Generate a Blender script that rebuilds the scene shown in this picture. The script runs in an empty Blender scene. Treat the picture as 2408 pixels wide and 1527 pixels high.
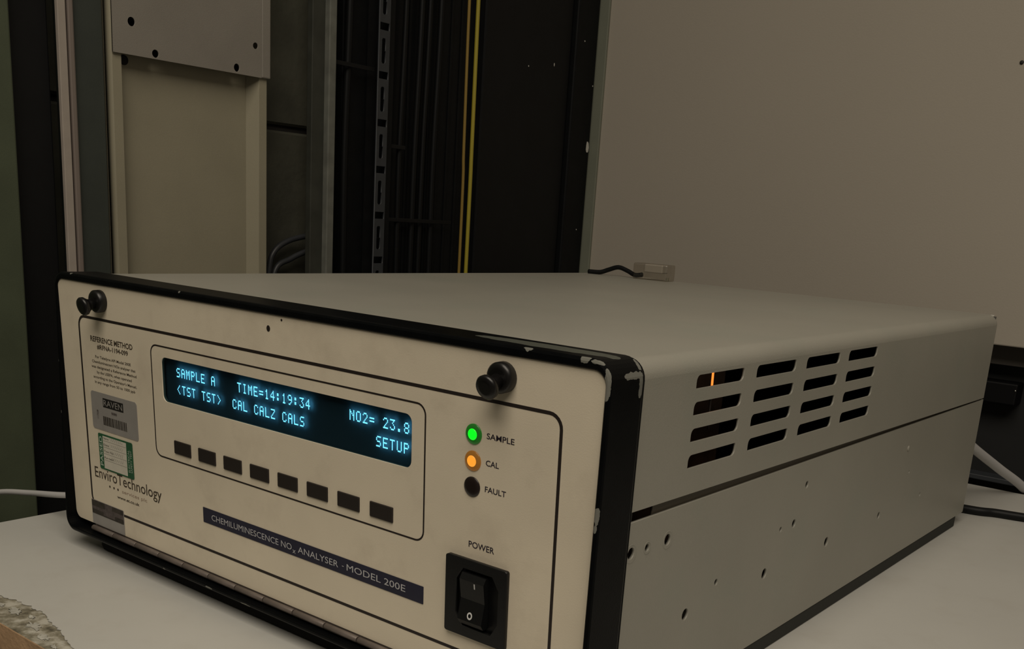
import bpy, bmesh, math, random
from mathutils import Vector, Matrix

random.seed(7)
SC = bpy.context.scene
COL = SC.collection

# ------------------------------------------------------------------ camera
F_PX, PX, PY = 2417.74, 13.24, 395.14
ZT = 0.012                                  # analyser stands 12 mm above the bench top
cam_d = bpy.data.cameras.new('camera')
cam = bpy.data.objects.new('camera', cam_d)
COL.objects.link(cam)
cr = Vector((0.78267911, 0.61896125, 0.06557726))
cu = Vector((-0.21147579, 0.1653536, 0.96329444))
cf = Vector((-0.5853985, 0.76781844, -0.26031413))
M = Matrix((cr, cu, -cf)).transposed().to_4x4()
M.translation = Vector((0.66596, -0.35420, 0.23242 + ZT))
cam.matrix_world = M
cam_d.sensor_fit = 'HORIZONTAL'
cam_d.sensor_width = 36.0
cam_d.lens = F_PX / 2408.0 * 36.0
cam_d.shift_x = -PX / 2408.0
cam_d.shift_y = PY / 2408.0
cam_d.clip_start = 0.01
SC.camera = cam

# ------------------------------------------------------------------ world, lamps, exposure
w = bpy.data.worlds.new('world')
SC.world = w
w.use_nodes = True
w.node_tree.nodes['Background'].inputs[0].default_value = (1.0, 0.89, 0.74, 1)
w.node_tree.nodes['Background'].inputs[1].default_value = 0.06

def area(name, loc, target, sx, sy, power, color):
    d = bpy.data.lights.new(name, 'AREA')
    d.shape = 'RECTANGLE'; d.size = sx; d.size_y = sy
    d.energy = power; d.color = color
    o = bpy.data.objects.new(name, d)
    COL.objects.link(o)
    o.location = loc
    o.rotation_euler = (Vector(target) - Vector(loc)).to_track_quat('-Z', 'Y').to_euler()
    return o
area('ceiling_lamp', (0.98, -0.90, 1.60), (0.98, -0.90, 0.0), 1.5, 1.5, 32.5, (1.0, 0.895, 0.745))

SC.view_settings.view_transform = 'Standard'
SC.view_settings.look = 'None'
SC.view_settings.gamma = 1.0
SC.view_settings.use_curve_mapping = False
SC.view_settings.exposure = 0.0

# ------------------------------------------------------------------ materials
def s2l(c):
    return tuple((x / 255 / 12.92 if x / 255 <= .04045 else ((x / 255 + .055) / 1.055) ** 2.4) for x in c)

def mat(name, col, rough=.5, metal=0.0, var=0.0, scale=40.0, bump=0.0, bscale=400.0, spec=.5, dirt=None, dscale=12.0, damt=.5):
    m = bpy.data.materials.new(name)
    m.use_nodes = True
    nt = m.node_tree
    b = nt.nodes['Principled BSDF']
    b.inputs['Base Color'].default_value = (*col, 1)
    b.inputs['Roughness'].default_value = rough
    b.inputs['Metallic'].default_value = metal
    b.inputs['Specular IOR Level'].default_value = spec
    tc = nt.nodes.new('ShaderNodeTexCoord')
    out = None
    if var > 0:
        n = nt.nodes.new('ShaderNodeTexNoise')
        n.inputs['Scale'].default_value = scale
        n.inputs['Detail'].default_value = 4
        nt.links.new(tc.outputs['Object'], n.inputs['Vector'])
        r = nt.nodes.new('ShaderNodeValToRGB')
        r.color_ramp.elements[0].position = .3
        r.color_ramp.elements[1].position = .7
        r.color_ramp.elements[0].color = (*[x * (1 - var) for x in col], 1)
        r.color_ramp.elements[1].color = (*[min(1, x * (1 + var)) for x in col], 1)
        nt.links.new(n.outputs['Fac'], r.inputs['Fac'])
        out = r.outputs['Color']
    if dirt:
        n = nt.nodes.new('ShaderNodeTexNoise')
        n.inputs['Scale'].default_value = dscale
        n.inputs['Detail'].default_value = 6
        n.inputs['Roughness'].default_value = .65
        nt.links.new(tc.outputs['Object'], n.inputs['Vector'])
        r = nt.nodes.new('ShaderNodeValToRGB')
        r.color_ramp.elements[0].position = .52
        r.color_ramp.elements[1].position = .75
        r.color_ramp.elements[0].color = (0, 0, 0, 1)
        r.color_ramp.elements[1].color = (damt, damt, damt, 1)
        nt.links.new(n.outputs['Fac'], r.inputs['Fac'])
        mx = nt.nodes.new('ShaderNodeMix')
        mx.data_type = 'RGBA'
        nt.links.new(r.outputs['Color'], mx.inputs[0])
        if out: nt.links.new(out, mx.inputs[6])
        else: mx.inputs[6].default_value = (*col, 1)
        mx.inputs[7].default_value = (*dirt, 1)
        out = mx.outputs[2]
    if out: nt.links.new(out, b.inputs['Base Color'])
    if bump > 0:
        n = nt.nodes.new('ShaderNodeTexNoise')
        n.inputs['Scale'].default_value = bscale
        n.inputs['Detail'].default_value = 3
        nt.links.new(tc.outputs['Object'], n.inputs['Vector'])
        bp = nt.nodes.new('ShaderNodeBump')
        bp.inputs['Strength'].default_value = bump
        bp.inputs['Distance'].default_value = .001
        nt.links.new(n.outputs['Fac'], bp.inputs['Height'])
        nt.links.new(bp.outputs['Normal'], b.inputs['Normal'])
    return m

def chips(m, spots, col, nscale=260.0, namp=.9, thr=1.0):
    """bare-metal paint chips: ellipsoids in object space broken up by noise"""
    nt = m.node_tree
    b = nt.nodes['Principled BSDF']
    tc = nt.nodes.new('ShaderNodeTexCoord')
    nz = nt.nodes.new('ShaderNodeTexNoise')
    nz.inputs['Scale'].default_value = nscale
    nz.inputs['Detail'].default_value = 4
    nt.links.new(tc.outputs['Object'], nz.inputs['Vector'])
    acc = None
    for (c, rad) in spots:
        mp = nt.nodes.new('ShaderNodeMapping')
        mp.vector_type = 'POINT'
        mp.inputs['Scale'].default_value = [1 / r for r in rad]
        mp.inputs['Location'].default_value = [-a / r for a, r in zip(c, rad)]
        nt.links.new(tc.outputs['Object'], mp.inputs['Vector'])
        ln = nt.nodes.new('ShaderNodeVectorMath'); ln.operation = 'LENGTH'
        nt.links.new(mp.outputs['Vector'], ln.inputs[0])
        if acc is None: acc = ln.outputs['Value']
        else:
            mn = nt.nodes.new('ShaderNodeMath'); mn.operation = 'MINIMUM'
            nt.links.new(acc, mn.inputs[0]); nt.links.new(ln.outputs['Value'], mn.inputs[1])
            acc = mn.outputs[0]
    ma = nt.nodes.new('ShaderNodeMath'); ma.operation = 'MULTIPLY_ADD'
    nt.links.new(nz.outputs['Fac'], ma.inputs[0]); ma.inputs[1].default_value = 2 * namp
    nt.links.new(acc, ma.inputs[2])
    lt = nt.nodes.new('ShaderNodeMath'); lt.operation = 'LESS_THAN'
    nt.links.new(ma.outputs[0], lt.inputs[0]); lt.inputs[1].default_value = thr + namp
    mx = nt.nodes.new('ShaderNodeMix'); mx.data_type = 'RGBA'
    nt.links.new(lt.outputs[0], mx.inputs[0])
    src = b.inputs['Base Color']
    if src.is_linked: nt.links.new(src.links[0].from_socket, mx.inputs[6])
    else: mx.inputs[6].default_value = src.default_value
    mx.inputs[7].default_value = (*col, 1)
    nt.links.new(mx.outputs[2], b.inputs['Base Color'])

def emit(name, col, strength, base=(0.01, 0.01, 0.01), rough=.4):
    m = mat(name, base, rough)
    b = m.node_tree.nodes['Principled BSDF']
    b.inputs['Emission Color'].default_value = (*col, 1)
    b.inputs['Emission Strength'].default_value = strength
    return m

def pane(name, tint=(.8, .9, 1.0), gloss=.05, rough=.08):
    m = bpy.data.materials.new(name)
    m.use_nodes = True
    nt = m.node_tree
    nt.nodes.remove(nt.nodes['Principled BSDF'])
    t = nt.nodes.new('ShaderNodeBsdfTransparent'); t.inputs[0].default_value = (*tint, 1)
    g = nt.nodes.new('ShaderNodeBsdfGlossy'); g.inputs['Roughness'].default_value = rough
    x = nt.nodes.new('ShaderNodeMixShader'); x.inputs[0].default_value = gloss
    nt.links.new(t.outputs[0], x.inputs[1]); nt.links.new(g.outputs[0], x.inputs[2])
    nt.links.new(x.outputs[0], nt.nodes['Material Output'].inputs[0])
    return m

MT = {}
MT['cream'] = mat('cream_paint', (.74, .66, .52), .5, var=.05, scale=16, bump=.05, bscale=1500, dirt=(.40, .33, .25), dscale=22, damt=.3)
MT['cover'] = mat('grey_beige_paint', (.315, .304, .262), .42, var=.05, scale=9, bump=.12, bscale=1400, dirt=(.26, .29, .245), dscale=14, damt=.35)
MT['bezel'] = mat('black_enamel', (.0030, .0034, .0038), .38, spec=.07, var=.25, scale=60, bump=.06, bscale=900)
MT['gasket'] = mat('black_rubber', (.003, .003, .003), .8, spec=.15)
MT['gap_shade'] = mat('gap_shade_grey', (.020, .021, .017), .8)  # dark tone of the side rails added to shade the gap underneath
MT['inside'] = mat('dark_inside', (.010, .009, .008), .8)
MT['dark_metal'] = mat('dull_zinc', (.10, .10, .09), .5, .3)
MT['plast'] = mat('black_plastic', (.0050, .0052, .0055), .42, spec=.35, bump=.05, bscale=900)
MT['plast2'] = mat('black_rocker_plastic', (.0025, .0025, .0027), .4, spec=.25)
MT['knob'] = mat('black_knob', (.0050, .0045, .0045), .35)
MT['line'] = mat('brown_print', (.016, .010, .008), .6)
MT['purple'] = mat('dark_violet_print', (.016, .011, .022), .6)
MT['key'] = mat('dark_brown_key', (.017, .012, .010), .5, bump=.1, bscale=2000)
MT['navy'] = mat('navy_strip', (.012, .012, .033), .5, var=.15, scale=80)
MT['white_print'] = mat('white_print', (.50, .50, .52), .6)
MT['io_print'] = mat('io_print', (.62, .62, .62), .6)
MT['grey_label'] = mat('grey_label', (.30, .285, .27), .45, var=.06, scale=90)
MT['paper'] = mat('label_paper', (.63, .60, .51), .6, var=.06, scale=120)
MT['green_label'] = mat('green_label', (.022, .105, .045), .5, var=.2, scale=150)
MT['green_print'] = mat('pale_green_print', (.46, .55, .45), .6)
MT['black_print'] = mat('black_print', (.010, .009, .008), .6)
MT['brown_text'] = mat('brown_text', (.055, .040, .026), .6)
MT['tan_text'] = mat('tan_text', (.33, .23, .17), .6)
MT['faint'] = mat('faint_pen', (.26, .24, .21), .6)
MT['darkpatch'] = mat('dark_patch', (.035, .028, .022), .6, var=.5, scale=240)
MT['darkpatch2'] = mat('plum_patch', (.085, .068, .066), .6, var=.3, scale=300)
MT['hinge'] = mat('hinge_steel', (.15, .125, .11), .45, .35, var=.15, scale=90)
MT['vfd_back'] = mat('display_back', (.27, .36, .43), .9, spec=.1)
MT['vfd_dot'] = emit('display_dot', (.26, .76, 1.0), 6.0)
MT['vfd_glass'] = pane('display_glass', (.42, .50, .53), .012, .15)
MT['led_g'] = emit('green_lens', (.008, .13, .008), .35, (.02, .12, .02), .25)
MT['led_gc'] = emit('green_core', (.0, 1.0, .015), 1.0)
MT['led_o'] = emit('amber_lens', (.24, .085, .010), .5, (.16, .08, .02), .25)
MT['led_oc'] = emit('amber_core', (1.0, .36, .03), 1.0)
MT['led_f'] = mat('dark_lens', (.016, .010, .009), .3)
MT['board'] = mat('brown_board', (.10, .055, .03), .6, var=.3, scale=120)
MT['skin'] = mat('inner_brown', (.085, .072, .052), .6)
MT['glow'] = emit('amber_glow', (1.0, .22, .03), 1.6)
MT['lam'] = mat('white_laminate', (.50, .495, .465), .42, var=.03, scale=7, bump=.03, bscale=300, dirt=(.42, .40, .36), dscale=26, damt=.35)
MT['lam_worn'] = mat('worn_laminate', (.40, .39, .345), .6, var=.25, scale=180)
MT['beigebox'] = mat('beige_paint', (.285, .262, .190), .55, var=.04, scale=20, bump=.1, bscale=1200)
MT['platebox'] = mat('grey_plate_paint', (.235, .217, .190), .5, var=.05, scale=20, bump=.15, bscale=1300)
MT['offwhite'] = mat('off_white_edge', (.36, .315, .275), .6, var=.06, scale=60)
MT['upright'] = mat('dark_green_grey', (.038, .046, .040), .55, var=.08, scale=30, bump=.1, bscale=900)
MT['lip'] = mat('brown_grey_lip', (.20, .165, .145), .55)
MT['green_cab'] = mat('olive_cabinet', (.068, .083, .050), .6, var=.10, scale=25, bump=.1, bscale=900)
MT['rack'] = mat('rack_black', (.0040, .0045, .0050), .55, spec=.2, var=.2, scale=50, bump=.1, bscale=700)
MT['rack2'] = mat('rack_black_dull', (.0034, .0037, .0042), .6, spec=.3, var=.2, scale=40)
MT['rail'] = mat('rail_grey', (.034, .038, .044), .5, .0, var=.12, scale=70)
MT['galv'] = mat('galvanised', (.15, .155, .135), .55, .15, var=.2, scale=60)
MT['galv_d'] = mat('dull_angle', (.036, .038, .030), .6, var=.2, scale=50)
MT['cable'] = mat('black_cable', (.0045, .0050, .0055), .5, spec=.22)
MT['yellow'] = mat('yellow_wire', (.36, .30, .03), .45)
MT['olive'] = mat('olive_wire', (.26, .17, .035), .45)
MT['greenw'] = mat('green_wire', (.06, .10, .02), .45)
MT['hose'] = mat('grey_hose', (.030, .032, .036), .45)
MT['whitecable'] = mat('white_cable', (.50, .49, .49), .45)
MT['clear'] = pane('clear_plastic', (.86, .84, .80), .10, .15)
MT['milky'] = mat('milky_plastic', (.42, .39, .35), .4)
MT['pin'] = mat('bright_pin', (.8, .8, .75), .2, 1.0)
MT['block'] = mat('block_paint', (.058, .058, .042), .8, var=.3, scale=18, bump=.5, bscale=160)
MT['mortar'] = mat('mortar_dark', (.016, .014, .012), .9, var=.2, scale=60)
MT['wall'] = mat('wall_paint', (.415, .375, .315), .7, var=.03, scale=2.5, bump=.12, bscale=500)
MT['wall_trim'] = mat('trim_paint', (.19, .20, .155), .6, var=.05, scale=20)
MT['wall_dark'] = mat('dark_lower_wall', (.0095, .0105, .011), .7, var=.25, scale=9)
MT['edgegrey'] = mat('board_edge', (.085, .075, .065), .7)
MT['floor'] = mat('floor_vinyl', (.16, .15, .13), .6, var=.1, scale=12)
MT['ceil'] = mat('ceiling_paint', (.55, .54, .50), .8)
MT['steel_leg'] = mat('leg_steel', (.10, .10, .10), .45, .3)
MT['flake'] = mat('bare_flake', (.62, .60, .54), .6)
MT['blackbox'] = mat('black_box_plastic', (.0025, .0025, .0030), .6, spec=.2)

# chipboard core: brown board with residues of torn laminate on its exposed top
def chipboard():
    m = mat('chipboard', (.52, .335, .19), .85, var=.22, scale=55, bump=.5, bscale=260)
    nt = m.node_tree; b = nt.nodes['Principled BSDF']
    src = b.inputs['Base Color'].links[0].from_socket
    g = nt.nodes.new('ShaderNodeNewGeometry')
    sx = nt.nodes.new('ShaderNodeSeparateXYZ'); nt.links.new(g.outputs['Normal'], sx.inputs[0])
    up = nt.nodes.new('ShaderNodeMath'); up.operation = 'GREATER_THAN'; up.inputs[1].default_value = .6
    nt.links.new(sx.outputs['Z'], up.inputs[0])
    tc = nt.nodes.new('ShaderNodeTexCoord')
    n = nt.nodes.new('ShaderNodeTexNoise'); n.inputs['Scale'].default_value = 95; n.inputs['Detail'].default_value = 6
    n.inputs['Roughness'].default_value = .6
    nt.links.new(tc.outputs['Object'], n.inputs['Vector'])
    r = nt.nodes.new('ShaderNodeValToRGB')
    e = r.color_ramp.elements
    e[0].position = .36; e[0].color = (.085, .075, .05, 1)
    e[1].position = .64; e[1].color = (.44, .42, .36, 1)
    k = e.new(.50); k.color = (.22, .20, .145, 1)
    nt.links.new(n.outputs['Fac'], r.inputs['Fac'])
    mx = nt.nodes.new('ShaderNodeMix'); mx.data_type = 'RGBA'
    nt.links.new(up.outputs[0], mx.inputs[0]); nt.links.new(src, mx.inputs[6]); nt.links.new(r.outputs['Color'], mx.inputs[7])
    nt.links.new(mx.outputs[2], b.inputs['Base Color'])
    return m
MT['chip'] = chipboard()

# ------------------------------------------------------------------ mesh helpers
def link(name, me, material, parent=None, smooth=False):
    o = bpy.data.objects.new(name, me)
    COL.objects.link(o)
    if material is not None:
        me.materials.clear(); me.materials.append(material)
    if parent is not None: o.parent = parent
    if smooth:
        for p in me.polygons: p.use_smooth = True
    return o

def finish(bm, name, recalc=True):
    if recalc: bmesh.ops.recalc_face_normals(bm, faces=bm.faces)
    me = bpy.data.meshes.new(name)
    bm.to_mesh(me); bm.free()
    return me

def empty(name, loc=(0, 0, 0)):
    o = bpy.data.objects.new(name, None)
    o.empty_display_size = .05
    COL.objects.link(o); o.location = loc
    return o

def tag(o, label, cat, group=None):
    o['label'] = label; o['category'] = cat
    if group: o['group'] = group
    return o

def struct(o, label=None):
    o['kind'] = 'structure'
    if label: o['label'] = label
    return o

def box(name, lo, hi, material, parent=None, bevel=0.0, seg=2):
    bm = bmesh.new()
    bmesh.ops.create_cube(bm, size=1)
    for v in bm.verts:
        v.co = Vector([lo[i] + (v.co[i] + .5) * (hi[i] - lo[i]) for i in range(3)])
    if bevel > 0:
        bmesh.ops.bevel(bm, geom=bm.edges[:], offset=bevel, segments=seg, affect='EDGES', profile=.5)
    return link(name, finish(bm, name), material, parent, False)

def rrect(x0, x1, z0, z1, r, n=6):
    """rounded rectangle outline, r scalar or (bl, br, tr, tl)"""
    if not isinstance(r, (tuple, list)): r = (r,) * 4
    pts = []
    cs = [(x0, z0, 1, 1, 180, r[0]), (x1, z0, -1, 1, 270, r[1]), (x1, z1, -1, -1, 0, r[2]), (x0, z1, 1, -1, 90, r[3])]
    for (cx, cz, sx, sz, a0, rr) in cs:
        if rr <= 1e-7:
            pts.append((cx, cz)); continue
        for k in range(n + 1):
            a = math.radians(a0 + 90 * k / n)
            pts.append((cx + sx * rr + rr * math.cos(a), cz + sz * rr + rr * math.sin(a)))
    return pts

def circ(cx, cz, r, n=20, sq=1.0):
    return [(cx + r * math.cos(2 * math.pi * k / n), cz + sq * r * math.sin(2 * math.pi * k / n)) for k in range(n)]

def curve_mesh(loops, t):
    """closed 2D outlines (holes by even-odd fill) thickened by t, as bare mesh data; z from 0 to t"""
    cu_ = bpy.data.curves.new('tmp', 'CURVE')
    cu_.dimensions = '2D'; cu_.fill_mode = 'BOTH'; cu_.extrude = t / 2
    for lp in loops:
        sp = cu_.splines.new('POLY')
        sp.points.add(len(lp) - 1)
        for p, q in zip(sp.points, lp): p.co = (q[0], q[1], 0, 1)
        sp.use_cyclic_u = True
    o = bpy.data.objects.new('tmp', cu_)
    COL.objects.link(o)
    dg = bpy.context.evaluated_depsgraph_get()
    me = bpy.data.meshes.new_from_object(o.evaluated_get(dg))
    bpy.data.objects.remove(o); bpy.data.curves.remove(cu_)
    for v in me.vertices: v.co.z += t / 2
    return me

def text_mesh(body, x0, x1, z0, z1, t=0.00006, bold=0.0, fit=True):
    """lettering fitted in a box, as mesh data"""
    cu_ = bpy.data.curves.new('tmp', 'FONT')
    cu_.body = body; cu_.size = 1.0; cu_.offset = bold; cu_.resolution_u = 3
    cu_.align_x = 'CENTER'
    o = bpy.data.objects.new('tmp', cu_)
    COL.objects.link(o)
    dg = bpy.context.evaluated_depsgraph_get()
    me = bpy.data.meshes.new_from_object(o.evaluated_get(dg))
    bpy.data.objects.remove(o); bpy.data.curves.remove(cu_)
    xs = [v.co.x for v in me.vertices]; ys = [v.co.y for v in me.vertices]
    ax, bx, ay, by = min(xs), max(xs), min(ys), max(ys)
    for v in me.vertices:
        v.co = ((v.co.x - ax) / (bx - ax) * (x1 - x0) + x0, (v.co.y - ay) / (by - ay) * (z1 - z0) + z0, t)
    return me

def warp(me, fn):
    for v in me.vertices: v.co = fn(v.co.x, v.co.y, v.co.z)
    return me

# mappings of (across, up, outward) into the analyser's frame
Y0P, SP, ZP = .004, -.035, .09
def PAN(u, v, d): return Vector((u, Y0P + SP * (v - ZP) - d, v))
XS = .4384
def SIDE(a, b, c): return Vector((XS + c, a, b))
def SIDEL(a, b, c): return Vector((.0016 - c, a, b))

def fixed(me):
    bm = bmesh.new(); bm.from_mesh(me)
    bmesh.ops.remove_doubles(bm, verts=bm.verts, dist=1e-7)
    bmesh.ops.recalc_face_normals(bm, faces=bm.faces)
    bm.to_mesh(me); bm.free()
    return me

def panel_piece(name, loops, d0, t, material, parent, fn=PAN):
    me = curve_mesh(loops, t)
    warp(me, lambda u, v, d: fn(u, v, d + d0))
    return link(name, fixed(me), material, parent)

def text_piece(name, body, x0, x1, z0, z1, d, material, parent, bold=0.0, fn=PAN):
    me = text_mesh(body, x0, x1, z0, z1, 0.0, bold)
    warp(me, lambda u, v, q: fn(u, v, d))
    return link(name, me, material, parent)

def loft(loops, cap0=False, cap1=False):
    bm = bmesh.new()
    vs = [[bm.verts.new(p) for p in lp] for lp in loops]
    n = len(vs[0])
    for a, b in zip(vs, vs[1:]):
        for k in range(n):
            bm.faces.new((a[k], a[(k + 1) % n], b[(k + 1) % n], b[k]))
    if cap0: bm.faces.new(vs[0])
    if cap1: bm.faces.new(vs[-1])
    return bm

def lathe(name, prof, origin, axis, material, parent, n=24):
    """prof: (distance along axis, radius); ends closed"""
    ax = Vector(axis).normalized()
    t = Vector((0, 0, 1)) if abs(ax.z) < .9 else Vector((1, 0, 0))
    e1 = ax.cross(t).normalized(); e2 = ax.cross(e1)
    loops = []
    for (h, r) in prof:
        loops.append([Vector(origin) + ax * h + (e1 * math.cos(2 * math.pi * k / n) + e2 * math.sin(2 * math.pi * k / n)) * max(r, 1e-5) for k in range(n)])
    bm = loft(loops, True, True)
    o = link(name, finish(bm, name), material, parent)
    for p in o.data.polygons: p.use_smooth = len(p.vertices) == 4
    return o

def tube(name, pts, r, material, parent=None, n=12, sub=8):
    """round cable through points (Catmull-Rom)"""
    P = [Vector(p) for p in pts]
    P = [P[0] * 2 - P[1]] + P + [P[-1] * 2 - P[-2]]
    path = []
    for i in range(1, len(P) - 2):
        a, b, c, d = P[i - 1:i + 3]
        for k in range(sub):
            t = k / sub
            path.append(.5 * ((2 * b) + (c - a) * t + (2 * a - 5 * b + 4 * c - d) * t * t + (3 * b - a - 3 * c + d) * t ** 3))
    path.append(P[-2])
    loops = []; up = None
    for i, q in enumerate(path):
        tg = (path[min(i + 1, len(path) - 1)] - path[max(i - 1, 0)]).normalized()
        if up is None:
            h = Vector((0, 0, 1)) if abs(tg.z) < .9 else Vector((1, 0, 0))
            e1 = tg.cross(h).normalized()
        else:
            e1 = (up - tg * up.dot(tg)).normalized()
        up = e1; e2 = tg.cross(e1)
        loops.append([q + (e1 * math.cos(2 * math.pi * k / n) + e2 * math.sin(2 * math.pi * k / n)) * r for k in range(n)])
    bm = loft(loops, True, True)
    return link(name, finish(bm, name), material, parent, True)

# ------------------------------------------------------------------ room shell
FLOOR = -0.74; CEIL = 1.66
struct(box('floor', (-.40, -2.6, FLOOR - .05), (2.6, 1.0, FLOOR), MT['floor']), 'grey vinyl floor under the bench')
struct(box('ceiling', (-.40, -2.6, CEIL), (2.6, 1.0, CEIL + .05), MT['ceil']), 'pale ceiling above the bench')
# upper wall board ends above the bench, darker lower wall set back behind it
wall_back = struct(box('wall_back', (-.206, .900, .138), (2.6, .930, CEIL), MT['wall'], bevel=.0015), 'beige grey painted wall board behind the analyser')
struct(box('wall_lower', (-.40, .955, FLOOR), (2.6, 1.0, CEIL), MT['wall_dark']), 'dark lower wall in the recess under the beige board')
struct(box('trim_1', (-.2055, .8955, .1385), (-.187, .8998, CEIL), MT['wall_trim'], bevel=.001), 'narrow greenish corner strip beside the black rack')
struct(box('trim_2', (.10, .9315, .1140), (2.6, .9545, .1375), MT['edgegrey']), 'dark rail under the bottom edge of the wall board')

# left wall: block courses with recessed mortar
WX = -.245
wall_left = struct(box('wall_left', (WX - .155, -2.6, FLOOR), (WX - .006, .955, CEIL), MT['mortar']), 'dark painted concrete block wall behind the rack')
zj = .3042 + ZT
blk = None
nrow0 = int((FLOOR - zj) / .225) - 1
for r_ in range(nrow0, 8):
    z0 = zj + r_ * .225 + .003
    z1 = z0 + .219
    if z1 < -.10 or z0 > CEIL - .02: continue
    z1 = min(z1, CEIL - .002)
    for c_ in range(-3, 3):
        y0 = .24 + c_ * .45 + (.225 if r_ % 2 else 0)
        y1 = min(y0 + .444, .953)
        if y0 > .94 or y1 < -.6: continue
        box('block', (WX - .0058, y0, z0), (WX + random.uniform(-.0006, .0006), y1, z1), MT['block'], wall_left, .0025, 1)

# ------------------------------------------------------------------ bench
bench = tag(empty('workbench', (0, 0, FLOOR)), 'white laminate workbench with worn chipboard front corner under the analyser', 'workbench')
TX0, TX1, TY0, TY1 = -.074, 1.55, -.097, .785
OFF = Vector((0, 0, -FLOOR))
def bx(name, lo, hi, m, p, bevel=0.0):
    o = box(name, lo, hi, m, p, bevel); o.location = OFF; return o
core = bx('chipboard_core', (TX0, TY0, -.0215), (TX1, TY1, -.0010), MT['chip'], bench, .0008)
# laminate sheet torn away along the front left corner
rg = random.Random(3)
edge = [(TX0, -.052)]
prof = [(-.05, -.058), (-.02, -.066), (.01, -.071), (.04, -.0755), (.064, -.0785), (.080, -.0745), (.095, -.0735), (.108, -.0735), (.120, -.0765), (.135, -.079), (.150, -.083), (.165, -.0865), (.180, -.091), (.195, -.0945), (.205, -.097)]
for (a, b_), (c, d_) in zip(prof, prof[1:]):
    for k in range(7):
        t = k / 7
        edge.append((a + (c - a) * t + rg.uniform(-.0008, .0008), b_ + (d_ - b_) * t + rg.uniform(-.0011, .0011)))
edge.append(prof[-1])
lam_out = edge + [(TX1, TY0), (TX1, TY1), (TX0, TY1)]
me = curve_mesh([lam_out], .0010)
warp(me, lambda x, y, z: Vector((x, y, z - .0010)))
o = link('laminate_sheet', fixed(me), MT['lam'], bench); o.location = OFF
# islands of laminate left on the bare board
for k, (cx, cy, rr) in enumerate([(.094, -.0835, .0050), (.121, -.0870, .0052), (.078, -.0845, .0036), (.140, -.0905, .0040), (.108, -.0810, .0022), (.060, -.0850, .0045), (.155, -.0930, .0026)]):
    pts = []
    n = 27
    for j in range(n):
        a = 2 * math.pi * j / n
        q = rr * rg.uniform(.35, 1.25)
        pts.append((cx + 1.3 * q * math.cos(a), cy + .62 * q * math.sin(a)))
    me = curve_mesh([pts], .0008)
    warp(me, lambda x, y, z: Vector((x, y, z - .00095)))
    o = link('laminate_flake', fixed(me), MT['lam_worn'], bench); o.location = OFF
for (x, y) in ((TX0 + .06, TY0 + .06), (TX1 - .06, TY0 + .06), (TX0 + .06, TY1 - .06), (TX1 - .06, TY1 - .06)):
    bx('leg', (x - .02, y - .02, FLOOR), (x + .02, y + .02, -.0215), MT['steel_leg'], bench, .002)

# ------------------------------------------------------------------ gas analyser
an = tag(empty('gas_analyser', (0, 0, ZT)), 'cream front gas analyser in a black bezel with lit blue display on the bench', 'analyser')
W, H, DB, D = .440, .1772, .0262, .6136

# bezel: rounded sleeve with a narrow front lip
chips(MT['bezel'], [((.4383, .0004, .1690), (.0016, .0010, .0095)), ((.4345, .0006, .1760), (.0060, .0012, .0010)),
                    ((.4395, .0185, .1700), (.003, .0075, .0016)), ((.4400, .0240, .1660), (.002, .0016, .0060)), ((.4372, .0245, .1745), (.0030, .0016, .0030)),
                    ((.396, .001, .1765), (.0026, .0010, .0020)), ((.4262, .001, .1760), (.0028, .0012, .0022)), ((.4385, .0005, .1110), (.0014, .0012, .0040)), ((.4385, .0005, .1050), (.0008, .0010, .0020)),
                    ((.1650, .001, .0015), (.0040, .0015, .0008)), ((.2000, .001, .0010), (.0060, .0012, .0008)), ((.118, .001, .001), (.0015, .0015, .0008)),
                    ((.0010, .0005, .118), (.0008, .001, .0010)), ((.0012, .0005, .083), (.0007, .001, .0012)), ((.1400, .0005, .1765), (.0010, .001, .0007)), ((.0210, .001, .177), (.0012, .0012, .0008))],
      (.17, .17, .15), 420.0, .55, 1.0)
chips(MT['bezel'], [((.398, .0140, .1772), (.046, .0060, .0012))], (.085, .090, .075), 90.0, .35, 1.0)
def ring(x0, x1, z0, z1, r, y): return [Vector((a, y, b)) for (a, b) in rrect(x0, x1, z0, z1, r, 7)]
iX0, iX1, iZ0, iZ1 = .0026, W - .0026, .0030, H - .0046
bm = loft([ring(.002, W - .002, .002, H - .002, .008, DB), ring(.0004, W - .0004, .0004, H - .0004, .0097, DB),
           ring(0, W, 0, H, .010, DB - .0012), ring(0, W, 0, H, .010, .0014),
           ring(.0004, W - .0004, .0004, H - .0004, .0096, .0005), ring(.0014, W - .0014, .0014, H - .0014, .0088, 0),
           ring(iX0 - .0006, iX1 + .0006, iZ0 - .0006, iZ1 + .0006, .0070, 0), ring(iX0, iX1, iZ0, iZ1, .0066, .0005), ring(iX0, iX1, iZ0, iZ1, .0066, .020)])
bez = link('bezel', finish(bm, 'bezel'), MT['bezel'], an)
for p in bez.data.polygons: p.use_smooth = False
bez['label'] = 'black chipped bezel'
bm = loft([ring(.0022, W - .0022, .0022, H - .0022, .0085, DB - .001), ring(.0010, W - .0010, .0010, H - .0010, .0092, DB), ring(.0010, W - .0010, .0010, H - .0010, .0092, DB + .0022), ring(.0030, W - .0030, .0030, H - .0030, .0085, DB + .0026)])
link('gasket', finish(bm, 'gasket'), MT['gasket'], an)

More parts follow.
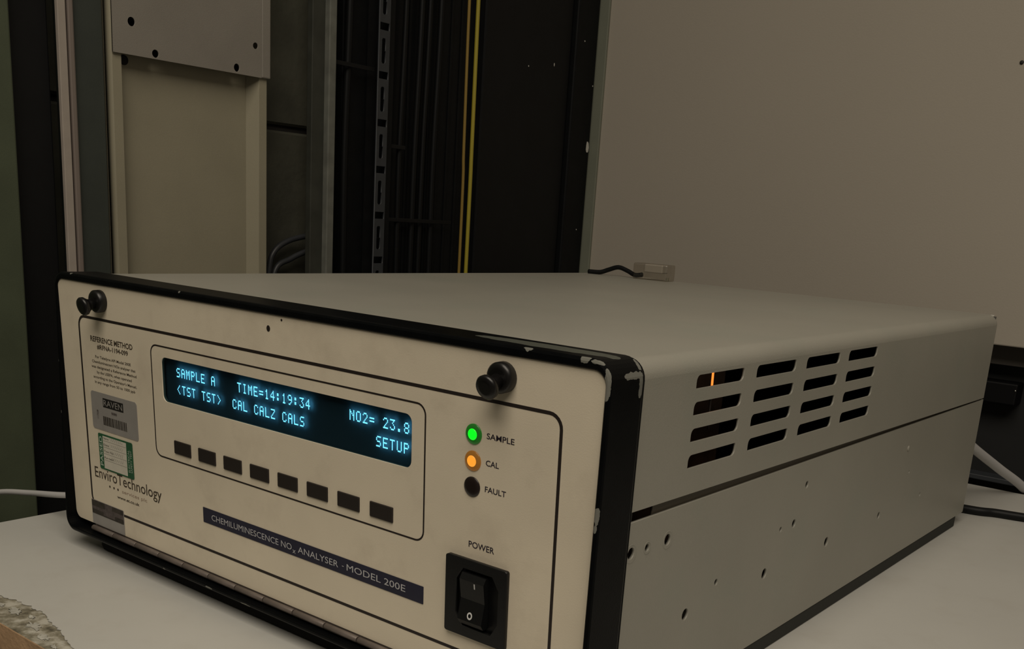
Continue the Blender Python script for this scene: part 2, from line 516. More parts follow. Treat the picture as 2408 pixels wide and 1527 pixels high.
# front panel, leaning out a little on its bottom hinge
DX0, DX1, DZ0, DZ1 = .1170, .3268, .1085, .1358
panel = panel_piece('front_panel', [rrect(.0030, .4371, .0080, .1730, .0055), rrect(DX0, DX1, DZ0, DZ1, .0042)], -.0022, .0022, MT['cream'], an)
panel['label'] = 'cream painted front panel'
box('panel_backing', (.004, .0130, .004), (.436, .0150, .172), MT['inside'], an)
def frame_line(name, x0, x1, z0, z1, r, w_, m):
    return panel_piece(name, [rrect(x0, x1, z0, z1, r, 6), rrect(x0 + w_, x1 - w_, z0 + w_, z1 - w_, max(r - w_, .0005), 6)], .00001, .00007, m, panel)
frame_line('border_line', .0249, .4166, .0215, .1515, .0075, .0017, MT['line'])
frame_line('keypad_line', .1061, .3362, .0722, .1426, .0060, .00095, MT['line'])
# small holes and marks in the panel
panel_piece('panel_hole', [circ(.2194, .1648, .0015, 14, 1.15)], .00001, .00008, MT['line'], panel)
panel_piece('panel_hole', [circ(.2305, .1705, .0007, 10)], .00001, .00008, MT['line'], panel)

# display: recessed back plate, dots standing just off it, pane in front
disp = panel_piece('display', [rrect(DX0 - .002, DX1 + .002, DZ0 - .002, DZ1 + .002, .003)], -.0048, .0010, MT['vfd_back'], an)
disp['label'] = 'dark display with glowing blue characters'
FONT = {'S': '01111 10000 10000 01110 00001 00001 11110', 'A': '01110 10001 10001 11111 10001 10001 10001', 'M': '10001 11011 10101 10101 10001 10001 10001',
 'P': '11110 10001 10001 11110 10000 10000 10000', 'L': '10000 10000 10000 10000 10000 10000 11111', 'E': '11111 10000 10000 11110 10000 10000 11111',
 'T': '11111 00100 00100 00100 00100 00100 00100', 'I': '01110 00100 00100 00100 00100 00100 01110', '=': '00000 00000 11111 00000 11111 00000 00000',
 '1': '00100 01100 00100 00100 00100 00100 01110', '4': '00010 00110 01010 10010 11111 00010 00010', ':': '00000 01100 01100 00000 01100 01100 00000',
 '9': '01110 10001 10001 01111 00001 00010 01100', '3': '11111 00010 00100 00010 00001 10001 01110', 'N': '10001 11001 10101 10011 10001 10001 10001',
 'O': '01110 10001 10001 10001 10001 10001 01110', '2': '01110 10001 00001 00010 00100 01000 11111', '.': '00000 00000 00000 00000 00000 01100 01100',
 '8': '01110 10001 10001 01110 10001 10001 01110', '<': '00010 00100 01000 10000 01000 00100 00010', '>': '01000 00100 00010 00001 00010 00100 01000',
 'C': '01110 10001 10000 10000 10000 10001 01110', 'Z': '11111 00001 00010 00100 01000 10000 11111', 'U': '10001 10001 10001 10001 10001 10001 01110'}
PITCH = .004872
def dots(text, col, ztop):
    bm = bmesh.new()
    dx, dz = .00069, .00080
    for k, ch in enumerate(text):
        if ch == ' ': continue
        x0 = .1298 + (col + k) * PITCH
        for r_, row in enumerate(FONT[ch].split()):
            for c_, bit in enumerate(row):
                if bit != '1': continue
                xa, zb = x0 + c_ * dx, ztop - r_ * dz
                f = [bm.verts.new(PAN(a, b, -.0018)) for a, b in ((xa, zb - .00072), (xa + .00064, zb - .00072), (xa + .00064, zb), (xa, zb))]
                bm.faces.new(f)
    me = finish(bm, 'characters', False)
    return link('characters', me, MT['vfd_dot'], disp)
R1, R2 = .1307, .1204
for t, c, z in (('SAMPLE', 0, R1), ('A', 7, R1), ('TIME=14:19:34', 12, R1), ('NO2=', 31, R1), ('23.8', 36, R1),
                ('<TST', 0, R2), ('TST>', 5, R2), ('CAL', 11, R2), ('CALZ', 15, R2), ('CALS', 20, R2), ('SETUP', 35, R2)):
    dots(t, c, z)
panel_piece('glass_pane', [rrect(DX0 + .0001, DX1 - .0001, DZ0 + .0001, DZ1 - .0001, .004)], -.0009, .0004, MT['vfd_glass'], disp)

# keys
for k in range(8):
    x = .1269 + k * .02446
    bm = bmesh.new()
    lo = rrect(x, x + .0166, .0776, .0858, .0004, 2)
    hi = rrect(x + .0003, x + .0163, .0779, .0855, .0004, 2)
    b_ = loft([[PAN(a, b, 0) for a, b in lo], [PAN(a, b, .0005) for a, b in lo], [PAN(a, b, .0008) for a, b in hi]], True, True)
    bm.free()
    link('key', finish(b_, 'key'), MT['key'], an)

# indicator lamps
for (z, outer, inner, lb, txt, tx1) in ((.1335, 'led_g', 'led_gc', 'lit green indicator lamp', 'SAMPLE', .3904), (.1207, 'led_o', 'led_oc', 'lit amber indicator lamp', 'CAL', .3820), (.1081, 'led_f', None, 'dark unlit indicator lamp', 'FAULT', .3868)):
    org = PAN(.3664, z, 0)
    axis = (0, -1, SP)
    l_ = lathe('indicator_lamp', [(0, .0049), (.0003, .0049), (.0005, .0047), (.0009, .0038), (.0011, .0026), (.0012, .0001)], org, axis, MT[outer], an, 28)
    l_['label'] = lb
    if inner:
        lathe('lamp_core', [(.0008, .0028), (.0012, .0027), (.0014, .0018), (.0015, .0001)], org, axis, MT[inner], l_, 20)
    text_piece('print', txt, .3742, tx1, z - .0013 + .0004, z + .0021 - .0002, .00008, MT['purple'], panel, .012)

# power switch
sw = panel_piece('power_switch', [rrect(.3532, .3910, .0322, .0722, .0012, 3), [(.3600, .0440), (.3640, .0375), (.3825, .0375), (.3865, .0440), (.3865, .0612), (.3825, .0675), (.3640, .0675), (.3600, .0612)]], 0, .0024, MT['plast'], an)
sw['label'] = 'black rocker power switch'
panel_piece('well', [[(.3600, .0440), (.3640, .0375), (.3825, .0375), (.3865, .0440), (.3865, .0612), (.3825, .0675), (.3640, .0675), (.3600, .0612)]], -.0001, .0002, MT['plast2'], sw)
bm = bmesh.new()
rk = []
xs_ = (.3640, .3790)
prof = [(.0395, .0036), (.0420, .0052), (.0525, .0030), (.0625, .0044), (.0655, .0026)]
loops = []
for x in xs_:
    loops.append([PAN(x, prof[0][0], .0002)] + [PAN(x, z, d) for z, d in prof] + [PAN(x, prof[-1][0], .0002)])
bm.free()
bm = loft(loops, True, True)
rocker = link('rocker', finish(bm, 'rocker'), MT['plast'], sw)
def on_rocker(z):
    for (z0, d0), (z1, d1) in zip(prof, prof[1:]):
        if z0 <= z <= z1: return d0 + (d1 - d0) * (z - z0) / (z1 - z0) + .00012
    return .006
def ROCK(u, v, d): return PAN(u, v, on_rocker(v) + d)
panel_piece('on_mark', [[(.3730, .0592), (.3737, .0592), (.3737, .0619), (.3730, .0619)]], 0, .00005, MT['io_print'], sw, ROCK)
panel_piece('off_mark', [circ(.3713, .0450, .0016, 18, 1.15), circ(.3713, .0450, .0009, 18, 1.15)], 0, .00005, MT['io_print'], sw, ROCK)
text_piece('print', 'POWER', .3654, .3812, .0780, .0812, .00008, MT['purple'], panel, .012)

# knurled thumbscrews, drooping in their captive bushes
def thumbscrew(x, z, drop):
    org = PAN(x, z, -.0005)
    ax = Vector((0, -1, -drop))
    k = lathe('thumbscrew', [(0, .0068), (.0008, .0071), (.0046, .0071), (.0056, .0062), (.0060, .0045)], org, (0, -1, -.06), MT['knob'], an, 26)
    k['label'] = 'black panel thumbscrew'
    lathe('head', [(.0050, .0036), (.0088, .0034), (.0105, .0044), (.0118, .0056), (.0135, .0058), (.0144, .0052), (.0148, .003)], org, ax, MT['knob'], k, 24)
thumbscrew(.0545, .1627, .24)
thumbscrew(.3832, .1627, .30)

# name strip with lettering
strip = panel_piece('name_strip', [rrect(.1531, .3366, .0396, .0491, .0002, 1)], .00001, .00025, MT['navy'], an)
strip['label'] = 'navy strip with white lettering'
text_piece('print', 'CHEMILUMINESCENCE NO', .1617, .2355, .0425, .0462, .0004, MT['white_print'], strip, 0.0)
text_piece('print', 'x', .2362, .2388, .0412, .0432, .0004, MT['white_print'], strip, 0.0)
text_piece('print', 'ANALYSER', .2408, .2738, .0425, .0462, .0004, MT['white_print'], strip, 0.0)
text_piece('print', '-', .2768, .2782, .0441, .0445, .0004, MT['white_print'], strip, 0.0)
text_piece('print', 'MODEL 200E', .2805, .3242, .0427, .0464, .0004, MT['white_print'], strip, 0.0)

# printed wording at the left of the panel
for (t, x0, x1, zc, h) in (('REFERENCE METHOD', .0385, .0868, .1374, .0036), ('#RFNA-1194-099', .0458, .0812, .1326, .0034)):
    text_piece('print', t, x0, x1, zc - h / 2, zc + h / 2, .00008, MT['brown_text'], panel, .022)
for i, (t, x0, x1) in enumerate((('For Teledyne API Model 200E', .0428, .0836), ('Chemiluminescent NOx analyser that', .0385, .0885), ('was designated a Reference Method', .0375, .0893),
                                 ('by the USEPA, when operated', .0436, .0836), ("according to the Operator's Manual,", .0390, .0888), ('in any range from 50 to 1000 ppb', .0402, .0868))):
    zc = .1257 - i * .00335
    text_piece('print', t, x0, x1, zc - .0011, zc + .0012, .00008, MT['brown_text'], panel, .012)

# asset sticker
st = panel_piece('asset_sticker', [rrect(.0341, .0875, .0773, .1026, .0022)], .00001, .0002, MT['grey_label'], an)
st['label'] = 'grey asset sticker with barcode'
panel_piece('logo_block', [rrect(.0482, .0720, .0934, .0995, .0002, 1)], .0002, .00005, MT['black_print'], st)
text_piece('logo_lettering', 'RAVEN', .0492, .0710, .0945, .0985, .0004, MT['grey_label'], st, .0)
text_piece('print', '0080', .0578, .0642, .0900, .0916, .0004, MT['darkpatch2'], st, .02)
x = .0474
rb = random.Random(11)
bars = []
while x < .0745:
    w_ = rb.choice((.00045, .0006, .0009, .0013))
    bars.append([(x, .0814), (x + w_, .0814), (x + w_, .0873), (x, .0873)])
    x += w_ + rb.choice((.00025, .0004, .0005))
panel_piece('barcode', bars, .0002, .00005, MT['darkpatch'], st)
text_piece('print', 'PTY', .0404, .0424, .0845, .0905, .0004, MT['darkpatch2'], st, .0)

# green test label
gl = panel_piece('test_label', [rrect(.0396, .0797, .0504, .0748, .0012)], .0002, .0002, MT['green_label'], an)
gl['label'] = 'green and white test label'
panel_piece('form', [rrect(.0450, .0726, .0514, .0736, .0001, 1)], .0004, .00005, MT['paper'], gl)
def ROT(x0, z0):
    return lambda u, v, d: PAN(x0 - v, z0 + u, d)
text_piece('print', 'PASSED', 0, .0200, 0, .0034, .0005, MT['green_print'], gl, .015, ROT(.0441, .0528))
text_piece('print', 'ELECTRICAL', 0, .0150, 0, .0019, .0005, MT['green_print'], gl, .0, ROT(.0760, .0545))
text_piece('print', 'SAFETY TEST', 0, .0150, 0, .0017, .0005, MT['green_print'], gl, .0, ROT(.0786, .0545))
for i, t in enumerate(('Name', 'Date', 'Test No', 'Re-test')):
    z = .0716 - i * .0044
    text_piece('print', t, .0458, .0458 + .0016 * len(t), z, z + .0013, .0005, MT['brown_text'], gl, .0)
    panel_piece('rule', [[(.0455, z - .0010), (.0722, z - .0010), (.0722, z - .0012), (.0455, z - .0012)]], .00045, .00005, MT['faint'], gl)
    # handwriting
    lp = []
    n = 26; xs0 = .0535; up_, dn_ = [], []
    for k in range(n + 1):
        xx = xs0 + .0150 * k / n
        zz = z + .0010 + .0010 * math.sin(k * 1.7 + i) + .0004 * math.sin(k * 3.1)
        up_.append((xx, zz + .00014)); dn_.append((xx, zz - .00014))
    panel_piece('handwriting', [up_ + dn_[::-1]], .00045, .00005, MT['faint'], gl)

# maker's lettering
text_piece('print', 'EnviroTechnology', .0316, .1093, .0405, .0502, .00009, MT['brown_text'], panel, .004)
for x in (.0490, .0540, .0588):
    panel_piece('bullet', [circ(x, .0392, .00085, 10)], .00001, .00008, MT['brown_text'], panel)
text_piece('print', 'services plc', .0637, .0925, .0372, .0402, .00009, MT['tan_text'], panel, .0)
text_piece('print', 'www.et.co.uk', .0573, .0833, .0331, .0352, .00009, MT['brown_text'], panel, .02)
# worn lower sticker
ls = panel_piece('serial_sticker', [rrect(.0247, .0640, .0082, .0257, .0006)], .0001, .0002, MT['grey_label'], an)
ls['label'] = 'worn serial sticker with dark print'
panel_piece('print', [rrect(.0250, .0637, .0166, .0255, .0003, 1)], .0003, .00005, MT['darkpatch2'], ls)
for (a, b, c, d) in ((.0252, .0410, .0212, .0252), (.0252, .0390, .0166, .0190), (.0500, .0636, .0222, .0254), (.0530, .0636, .0166, .0190), (.0250, .0637, .0158, .0166)):
    panel_piece('print', [rrect(a, b, c, d, .0004, 1)], .00036, .00005, MT['darkpatch'], ls)

# piano hinge under the panel
hg = empty('hinge'); hg.parent = an
hg['label'] = 'steel piano hinge along the panel bottom'
kn = None; k = 0; x = .0270
while x < .4330:
    x1 = min(x + .0262, .4330)
    if kn is None or x1 - x < .0260:
        kn = lathe('knuckle', [(.0003, .0016), (.0006, .0019), (x1 - x - .0006, .0019), (x1 - x - .0003, .0016)], (0, 0, 0), (1, 0, 0), MT['hinge'], hg, 10)
        kn.location = (x, .0052, .0058)
    else:
        c = kn.copy(); COL.objects.link(c); c.parent = hg; c.location = (x, .0052, .0058)
    x += .0264
box('leaf', (.0265, .0072, .0032), (.4335, .0084, .0105), MT['hinge'], hg)

# top cover: bent sheet with vent slots in its right side
CT = .1757; BR = .0085; TH = .0012
XL = .0016
def cover_profile(off, zr):
    """from right lower edge up, over the top and down the left, off = inset"""
    pts = [(XS - off, zr)]
    for k in range(9):
        a = math.radians(90 * k / 8)
        pts.append((XS - BR + (BR - off) * math.cos(a), CT - BR + (BR - off) * math.sin(a)))
    for k in range(9):
        a = math.radians(90 + 90 * k / 8)
        pts.append((XL + BR + (BR - off) * math.cos(a), CT - BR + (BR - off) * math.sin(a)))
    pts.append((XL + off, zr))
    return pts
# the bent top (bends included), side skirts are separate flat plates welded below the bends
YF, YB = DB - .004, D
bm = bmesh.new()
ZB_ = CT - BR
po = cover_profile(0, ZB_)[1:-1]; pi_ = cover_profile(TH, ZB_)[1:-1]
loopf = [Vector((a, YF, b)) for a, b in po] + [Vector((a, YF, b)) for a, b in pi_[::-1]]
loopb = [Vector((a, YB, b)) for a, b in po] + [Vector((a, YB, b)) for a, b in pi_[::-1]]
bm.free()
bm = loft([loopf, loopb], True, True)
top = link('top_cover', finish(bm, 'top_cover'), MT['cover'], an)
top['label'] = 'grey beige sheet metal cover'
for p in top.data.polygons: p.use_smooth = True
mod = top.modifiers.new('split', 'EDGE_SPLIT'); mod.split_angle = math.radians(40)
holes = []
for c_ in range(4):
    for r_ in range(4):
        y0 = .0768 + c_ * .0642
        zc = .1622 - r_ * .01295
        holes.append(rrect(y0, y0 + .0496, zc - .0033, zc + .0033, (.0009, .0031, .0012, .0031), 5))
skirt = [(YF, .1072), (YB, .1032), (YB, ZB_), (YF, ZB_)]
panel_piece('vented_side', [skirt] + holes, -TH, TH, MT['cover'], top, SIDE)
panel_piece('left_side', [skirt], -TH, TH, MT['cover'], top, SIDEL)
# bright worn nick on the back corner
box('nick', (XS - .010, D - .0012, CT - .0030), (XS - .0035, D + .0002, CT - .0002), MT['flake'], top)

# chassis: side plates with drilled holes, bottom, back
hl = [(.0323, .0871, .0030), (.0464, .0869, .0020), (.0652, .0869, .0030), (.0921, .0410, .0033), (.1852, .0408, .0034), (.1234, .0508, .0020), (.2781, .0405, .0034), (.2193, .0646, .0028), (.2005, .0646, .0018), (.3758, .0398, .0028), (.4696, .0395, .0018), (.2312, .0869, .0024), (.4315, .0639, .0014)]
low = [(YF, -.0018), (D, -.0018), (D, .1020), (.050, .1020), (YF, .1020)]
ch = panel_piece('chassis', [low] + [circ(y, z, r, 18) for y, z, r in hl], -.0016, .0016, MT['cover'], an, SIDE)
ch['label'] = 'grey beige lower chassis side'
panel_piece('left_plate', [low], -.0016, .0016, MT['cover'], ch, SIDEL)
for (y, z, r) in ((.0323, .0871, .0030), (.0652, .0869, .0030), (.0464, .0869, .0020)):   # countersunk rims
    bm = loft([[SIDE(a, b, .00003) for a, b in circ(y, z, r * 1.6, 22)], [SIDE(a, b, .00030) for a, b in circ(y, z, r * 1.42, 22)], [SIDE(a, b, -.0006) for a, b in circ(y, z, r * 1.02, 22)]])
    link('countersink', finish(bm, 'countersink'), MT['cover'], ch, True)
for (y, z, r) in ((.4196, .0837, .0022),):
    lathe('rivet', [(0, r), (.0003, r), (.0007, r * .5), (.0008, .0001)], SIDE(y, z, 0), (1, 0, 0), MT['cover'], ch, 16)
box('floor_plate', (.0035, .016, -.0018), (.4365, D - .002, 0), MT['cover'], ch)
rear = box('rear_panel', (.0030, D - .0025, 0), (.4368, D - .0008, .1745), MT['dark_metal'], an)
# inner sheet visible through the gap under the cover, with a short open notch at the front
ins = panel_piece('inner_skin', [[(.0515, .0905), (D - .004, .0905), (D - .004, .1125), (.0515, .1125)]], -.0034, .0012, MT['skin'], ch, SIDE)
panel_piece('inner_skin', [[(.0262, .0905), (.0335, .0905), (.0335, .1125), (.0262, .1125)]], -.0034, .0012, MT['dark_metal'], ch, SIDE)
panel_piece('inner_skin', [[(.150, .020), (.560, .020), (.560, .0885), (.150, .0885)]], -.0042, .0012, MT['skin'], ch, SIDE)
box('inner_bulkhead', (.300, .020, .002), (.302, D - .01, .168), MT['inside'], an)
# amber status lamp glowing on a board inside
bd = box('circuit_board', (.395, .058, .060), (.3965, .190, .168), MT['board'], an)
tube('inner_wire', [(.4200, .1300, .1300), (.4200, .1290, .1410), (.4200, .1290, .1489)], .0006, MT['hinge'], an, 8, 2)
gt = tube('glow_tube', [(.4200, .1290, .1490), (.4200, .1285, .1560), (.4200, .1280, .1680)], .0006, MT['glow'], an, 8, 2)
gt['label'] = 'thin amber light inside the vents'

# dark rails added in place of feet, to blacken the gap under the case
fr_ = box('gap_shade_rail', (.026, .0095, -.012), (.414, .0240, .0004), MT['gasket'], an, .0040)
fr_['label'] = 'added black rail that darkens the gap under the bezel'
box('gap_shade_rail', (.4230, .0300, -.012), (.4380, .5940, -.0018), MT['gap_shade'], an, .0010)
box('gap_shade_rail', (.0065, .0300, -.012), (.0170, .5960, -.0018), MT['gap_shade'], an, .0010)

# ------------------------------------------------------------------ cable and clear plug lying on the cover
Zc = ZT + CT
pc = tag(empty('plug_cable', (.09, .60, Zc)), 'black lead with clear plastic plug on the back edge of the analyser cover', 'cable')
def at(o, base): o.location = -Vector(base); return o
base = (.09, .60, Zc)
at(tube('lead', [(.018, .596, Zc + .0022), (.032, .598, Zc + .0026), (.041, .600, Zc + .0058), (.053, .601, Zc + .0094), (.065, .601, Zc + .0066), (.075, .600, Zc + .0032), (.084, .600, Zc + .0042)], .0024, MT['cable'], pc), base)
at(box('plug_shell', (.078, .590, Zc), (.119, .608, Zc + .0165), MT['clear'], pc, .0015), base)
at(box('plug_insert', (.090, .593, Zc + .0075), (.112, .605, Zc + .0160), MT['milky'], pc, .001), base)
at(box('contact', (.1165, .5935, Zc + .0006), (.1185, .5950, Zc + .0040), MT['pin'], pc), base)
at(box('contact', (.1165, .5970, Zc + .0006), (.1185, .5985, Zc + .0040), MT['pin'], pc), base)

# ------------------------------------------------------------------ cables on and behind the bench
tag(tube('power_cable', [(.20, .690, .0042), (.32, .648, .0042), (.4284, .6516, .0042), (.456, .661, .0042), (.480, .667, .0042), (.56, .690, .0042), (.70, .735, .0042), (.78, .772, .0042), (.81, .790, .0030), (.822, .800, -.020), (.826, .806, -.12), (.826, .81, -.32)], .0040, MT['cable'], None), 'thick black cable lying on the bench behind the analyser', 'cable')
tag(tube('white_cable', [(.412, .632, .085), (.4165, .655, .071), (.4224, .680, .0573), (.4355, .740, .0306), (.452, .790, .0050), (.470, .822, -.030), (.478, .835, -.12), (.480, .84, -.30)], .0046, MT['whitecable'], None), 'white cable sloping down behind the analyser over the bench back edge', 'cable')
tag(tube('thin_white_cable', [(-.005, .10, .0235), (-.030, .040, .0225), (-.050, .0261, .0199), (-.100, .0253, .0107), (-.145, .0235, .0018), (-.175, .020, -.010), (-.188, -.03, -.05), (-.188, -.09, -.16)], .0023, MT['whitecable'], None), 'thin white cable beside the left side of the analyser, over the bench end', 'cable')
# black outlet box on the lower wall
ob = tag(empty('outlet_box', (.37, .955, .075)), 'black outlet box with a bright screw in the recess under the wall board', 'outlet')
def atb(o): o.location = (-.37, -.955, -.075); return o
atb(box('housing', (.330, .925, .0690), (.3995, .955, .0945), MT['blackbox'], ob, .002))
atb(lathe('screw', [(0, .0011), (.0006, .0011), (.0008, .0004)], (.3975, .925, .0868), (0, -1, 0), MT['pin'], ob, 10))
cond = tag(box('conduit_rail', (.10, .930, -.024), (1.5, .955, -.018), MT['rail'], None, .001), 'thin grey conduit rail along the lower wall behind the bench', 'rail')
# screw on the wall near the right
tag(lathe('wall_screw', [(0, .0022), (.0010, .0020), (.0014, .0008)], (.347, .900, .4248 + ZT), (0, -1, 0), MT['black_print'], None, 12), 'small dark screw in the beige wall board', 'screw')

# ------------------------------------------------------------------ left side equipment
ZLO, ZHI = FLOOR, 1.30
def Lb(name, x0, x1, y0, y1, z0, z1, m, p=None, bevel=.0008): return box(name, (x0, y0, z0), (x1, y1, z1), m, p, bevel)
# olive cabinet at the far left
gc = tag(empty('olive_cabinet', (-.25, -.25, FLOOR)), 'dark olive steel cabinet at the left end of the bench', 'cabinet')
g_off = Vector((.25, .25, -FLOOR))
def P_(o, off): o.location = off; return o
P_(Lb('body', -.2435, -.203, -.60, .0830, FLOOR, 1.25, MT['green_cab'], gc, .003), g_off)
P_(Lb('door', -.2032, -.200, -.585, .0815, FLOOR + .06, 1.22, MT['green_cab'], gc, .0015), g_off)
P_(Lb('handle', -.200, -.188, -.56, -.54, .10, .24, MT['rail'], gc, .002), g_off)
# black strip added to darken the recess between cabinet and board
tag(Lb('recess_filler', -.236, -.212, .0860, .1190, FLOOR, ZHI, MT['rack2'], None, .0015), 'black strip added to darken the recess between olive cabinet and pale board edge', 'filler')
# pale board edge
tag(Lb('board_edge', -.2045, -.200, .1212, .1283, FLOOR, ZHI, MT['offwhite'], None, .0006), 'pale narrow board seen edge on beside the grey green upright', 'board')
up_ = tag(empty('steel_upright', (-.23, .15, FLOOR)), 'dark grey green steel upright between the pale board and the beige box', 'upright')
u_off = Vector((.23, -.15, -FLOOR))
P_(Lb('web', -.236, -.206, .1365, .1640, FLOOR, ZHI, MT['upright'], up_), u_off)
P_(Lb('lip', -.210, -.2015, .1306, .1362, FLOOR, ZHI, MT['lip'], up_, .0015), u_off)

# beige box with drilled cover plate
bb = tag(empty('wall_box', (-.24, .25, FLOOR)), 'beige steel box with a drilled grey plate across its upper part', 'box')
b_off = Vector((.24, -.25, -FLOOR))
BX = -.200
P_(Lb('body', -.2435, BX - .012, .1685, .3330, FLOOR, ZHI, MT['beigebox'], bb), b_off)
hole5 = circ(.1800, .3440 + ZT, .0030, 14)
def LEFT(a, b, c): return Vector((BX + c, a, b))
fl = curve_mesh([[(.1685, FLOOR), (.1770, FLOOR), (.1770, ZHI), (.1685, ZHI)]], .012)
warp(fl, lambda a, b, c: LEFT(a, b, c - .0120)); P_(link('left_flange', fixed(fl), MT['beigebox'], bb), b_off)
fr = curve_mesh([[(.3235, FLOOR), (.3325, FLOOR), (.3325, ZHI), (.3235, ZHI)]], .012)
warp(fr, lambda a, b, c: LEFT(a, b, c - .0120)); P_(link('right_flange', fixed(fr), MT['beigebox'], bb), b_off)
# bevel strips from flanges to the recessed face
def strip3(name, ya, xa, yb, xb):
    bm = loft([[Vector((xa, ya, FLOOR)), Vector((xb, yb, FLOOR)), Vector((BX - .0125, yb, FLOOR)), Vector((BX - .0125, ya, FLOOR))],
               [Vector((xa, ya, ZHI)), Vector((xb, yb, ZHI)), Vector((BX - .0125, yb, ZHI)), Vector((BX - .0125, ya, ZHI))]], True, True)
    P_(link(name, finish(bm, name), MT['beigebox'], bb), b_off)
strip3('left_bevel', .1770, BX - .0010, .1815, BX - .0115)
strip3('right_bevel', .3235, BX - .0010, .3165, BX - .0115)
zp = .3440 + ZT
pl = curve_mesh([[(.1680, zp), (.3245, zp), (.3245, ZHI), (.1680, ZHI)], circ(.1862, .3708 + ZT, .0036, 18, 1.05), circ(.2089, .3485 + ZT, .0034, 18), circ(.2955, .3493 + ZT, .0033, 18, 1.1), circ(.3173, .3719 + ZT, .0030, 18)], .0015)
warp(pl, lambda a, b, c: LEFT(a, b, c + .0010)); cp = P_(link('cover_plate', fixed(pl), MT['platebox'], bb), b_off)
cp['label'] = 'grey plate with dark drilled holes'
P_(Lb('plate_fold', BX - .010, BX + .0030, .3245, .3352, zp, ZHI, MT['platebox'], bb, .0012), b_off)
P_(lathe('knockout', [(0, .0042), (.0006, .0042), (.0008, .0030)], (BX - .0119, .1866, .3405 + ZT), (1, 0, 0), MT['inside'], bb, 16), b_off)
pb = Lb('plate_backing', BX - .0095, BX - .0085, .1775, .3230, zp + .002, ZHI, MT['inside'], bb, 0); P_(pb, b_off)

# grey hoses looping behind the steel angle
def hose(name, pts, lb):
    tag(tube(name, pts, .0030, MT['hose'], None, 12, 8), lb, 'hose', 'grey hoses beside the beige box')
hose('flexible_hose', [(-.228, .350, -.06), (-.230, .352, .10), (-.232, .3612, .1683), (-.232, .3684, .1896), (-.232, .3884, .2015), (-.232, .4227, .2087), (-.237, .445, .211)], 'upper grey flexible hose arching between beige box and steel angle')
hose('flexible_hose', [(-.228, .362, -.06), (-.230, .363, .10), (-.232, .3680, .1661), (-.232, .3915, .1827), (-.232, .4230, .1936), (-.237, .444, .197)], 'lower grey flexible hose arching between beige box and steel angle')
# galvanised angle
ga = tag(empty('steel_angle', (-.22, .41, FLOOR)), 'galvanised steel angle with a bright edge beside the black rack', 'angle')
a_off = Vector((.22, -.41, -FLOOR))
P_(Lb('web', -.214, -.2060, .3950, .4120, FLOOR, ZHI, MT['galv_d'], ga), a_off)
P_(Lb('bright_edge', -.214, -.1990, .4118, .4215, FLOOR, ZHI, MT['galv'], ga, .001), a_off)

# black rack: back sheet and end post
rk = tag(empty('equipment_rack', (-.24, .66, FLOOR)), 'tall black painted equipment rack in the corner beside the beige wall', 'rack')
r_off = Vector((.24, -.66, -FLOOR))
P_(Lb('back_sheet', -.2395, -.2180, .4470, .8440, FLOOR, ZHI, MT['rack'], rk, .001), r_off)
P_(Lb('side_sheet', -.2180, -.2070, .6650, .8420, FLOOR, ZHI, MT['rack2'], rk, .002), r_off)
post = P_(Lb('end_post', -.240, -.2000, .8445, .8930, FLOOR, ZHI, MT['rack'], rk, .0025), r_off)
for k in range(6):
    y = .545 + k * .0175
    P_(Lb('fold', -.2180, -.2165, y, y + .004, FLOOR, ZHI, MT['rack'], rk, .0005), r_off)
def flake(y, z, ry, rz, x, parent_m=MT['flake']):
    pts = [(y + ry * random.uniform(.7, 1.1) * math.cos(a), z + ZT + rz * random.uniform(.8, 1.1) * math.sin(a)) for a in [2 * math.pi * k / 9 for k in range(9)]]
    me = curve_mesh([pts], .0004)
    warp(me, lambda a, b, c: Vector((x + c, a, b)))
    P_(link('paint_chip', fixed(me), parent_m, rk), r_off)
flake(.8875, .3294, .0035, .0085, -.2001)
flake(.7526, .4164, .0009, .0009, -.2069); flake(.8066, .4257, .0008, .0022, -.2069)
flake(.862, .4629, .0010, .0010, -.1999); flake(.8886, .4097, .0008, .0010, -.1999); flake(.876, .2177, .0009, .0009, -.1999)

# slotted rail
def slotted(z0, z1):
    bm = bmesh.new()
    z = z0
    first = True
    while z < z1 - .05:
        lp = [[(.4825, z - .0246), (.4985, z - .0246), (.4985, z + .0246), (.4825, z + .0246)],
              rrect(.4835, .4973, z - .0038, z + .0038, .0003, 1),                                  # cross slot
              rrect(.4868, .4926, z + .0134, z + .0245, (.0001, .0001, .0001, .0001), 1)]
        lp[2] = [(.4868, z + .0246 - .0112), (.4868 + .0012, z + .0246 - .0128), (.4926 - .0012, z + .0246 - .0128), (.4926, z + .0246 - .0112), (.4926, z + .02459), (.4868, z + .02459)]
        lo = [(.4868, z - .0246 + .0112), (.4880, z - .0246 + .0128), (.4914, z - .0246 + .0128), (.4926, z - .0246 + .0112), (.4926, z - .02459), (.4868, z - .02459)]
        me = curve_mesh(lp + [lo], .002)
        bm.from_mesh(me)
        z += .0492
    me = bpy.data.meshes.new('slotted_face'); bm.to_mesh(me); bm.free()
    return me
zs = .4184 + ZT
while zs > -.10: zs -= .0492
sr = tag(empty('slotted_rail', (-.2, .49, FLOOR)), 'grey slotted mounting rail on the black rack', 'rail')
s_off = Vector((.2, -.49, -FLOOR))
me = slotted(zs, ZHI); warp(me, lambda a, b, c: Vector((-.202 + c, a, b)))
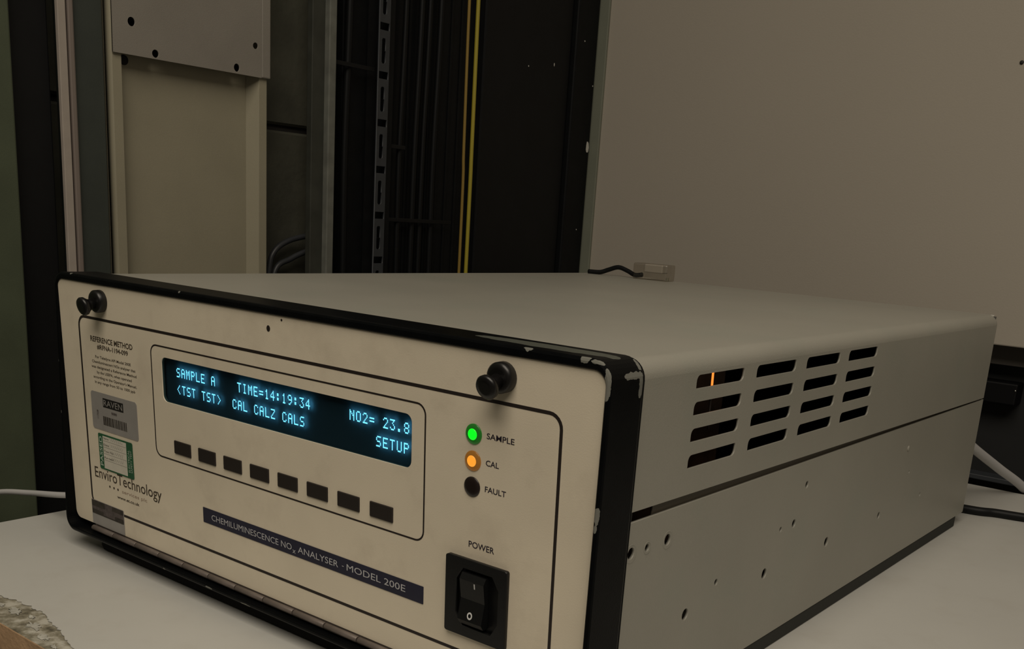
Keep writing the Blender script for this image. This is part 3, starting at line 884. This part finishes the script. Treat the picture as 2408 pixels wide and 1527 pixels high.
P_(link('slotted_face', fixed(me), MT['rail'], sr), s_off)
P_(Lb('rail_side', -.2165, -.2022, .4985, .5085, FLOOR, ZHI, MT['rack'], sr, .001), s_off)
P_(Lb('rail_back', -.2165, -.2150, .4810, .4985, FLOOR, ZHI, MT['rack2'], sr, 0), s_off)

# black cables tied to the rack
for (y, r, x, lb) in ((.4480, .0040, -.2125, 'thick black cable left of the slotted rail'), (.5290, .0030, -.2100, 'black cable just right of the slotted rail'), (.5560, .0034, -.2120, 'second black cable to the right of the slotted rail'),
                      (.5700, .0030, -.2125, 'third black cable to the right of the slotted rail'), (.5885, .0034, -.2125, 'black cable nearest the yellow earth wires')):
    j = random.uniform(-.002, .002)
    tag(tube('rack_cable', [(x, y + .002 + j, FLOOR + .01), (x, y - .001, .0), (x, y + j, .16), (x, y - .001, .30), (x, y + .0035, .48), (x, y + .006, .8), (x, y + .006, ZHI - .02)], r, MT['cable'], None, 10, 6), lb, 'cable', 'black cables tied along the rack')
# cable ties
for (y0, y1, z, x, lb) in ((.4270, .4830, .374, -.2060, 'upper black cable tie left of the slotted rail'), (.4960, .5330, .2975, -.2050, 'black cable tie right of the slotted rail at mid height'), (.4990, .6180, .2175, -.2060, 'long black cable tie low on the rack reaching the earth wires')):
    tag(Lb('cable_tie', x - .001, x, y0, y1, z + ZT - .0022, z + ZT + .0022, MT['rack2'], None, .0004), lb, 'cable tie')
# earth wires
tag(tube('earth_wire', [(-.19, .6185, FLOOR + .01), (-.19, .6188, .17), (-.19, .6165, .32), (-.19, .6138, .479), (-.19, .612, .8), (-.19, .612, ZHI - .02)], .0018, MT['olive'], None, 12, 6), 'thin olive brown wire left of the brighter yellow wire on the rack', 'wire')
tag(tube('earth_wire', [(-.19, .6316, FLOOR + .01), (-.19, .6316, .17), (-.19, .6310, .32), (-.19, .6296, .482), (-.19, .628, .8), (-.19, .628, ZHI - .02)], .0024, MT['yellow'], None, 12, 6), 'bright yellow earth wire running up the black rack', 'wire')
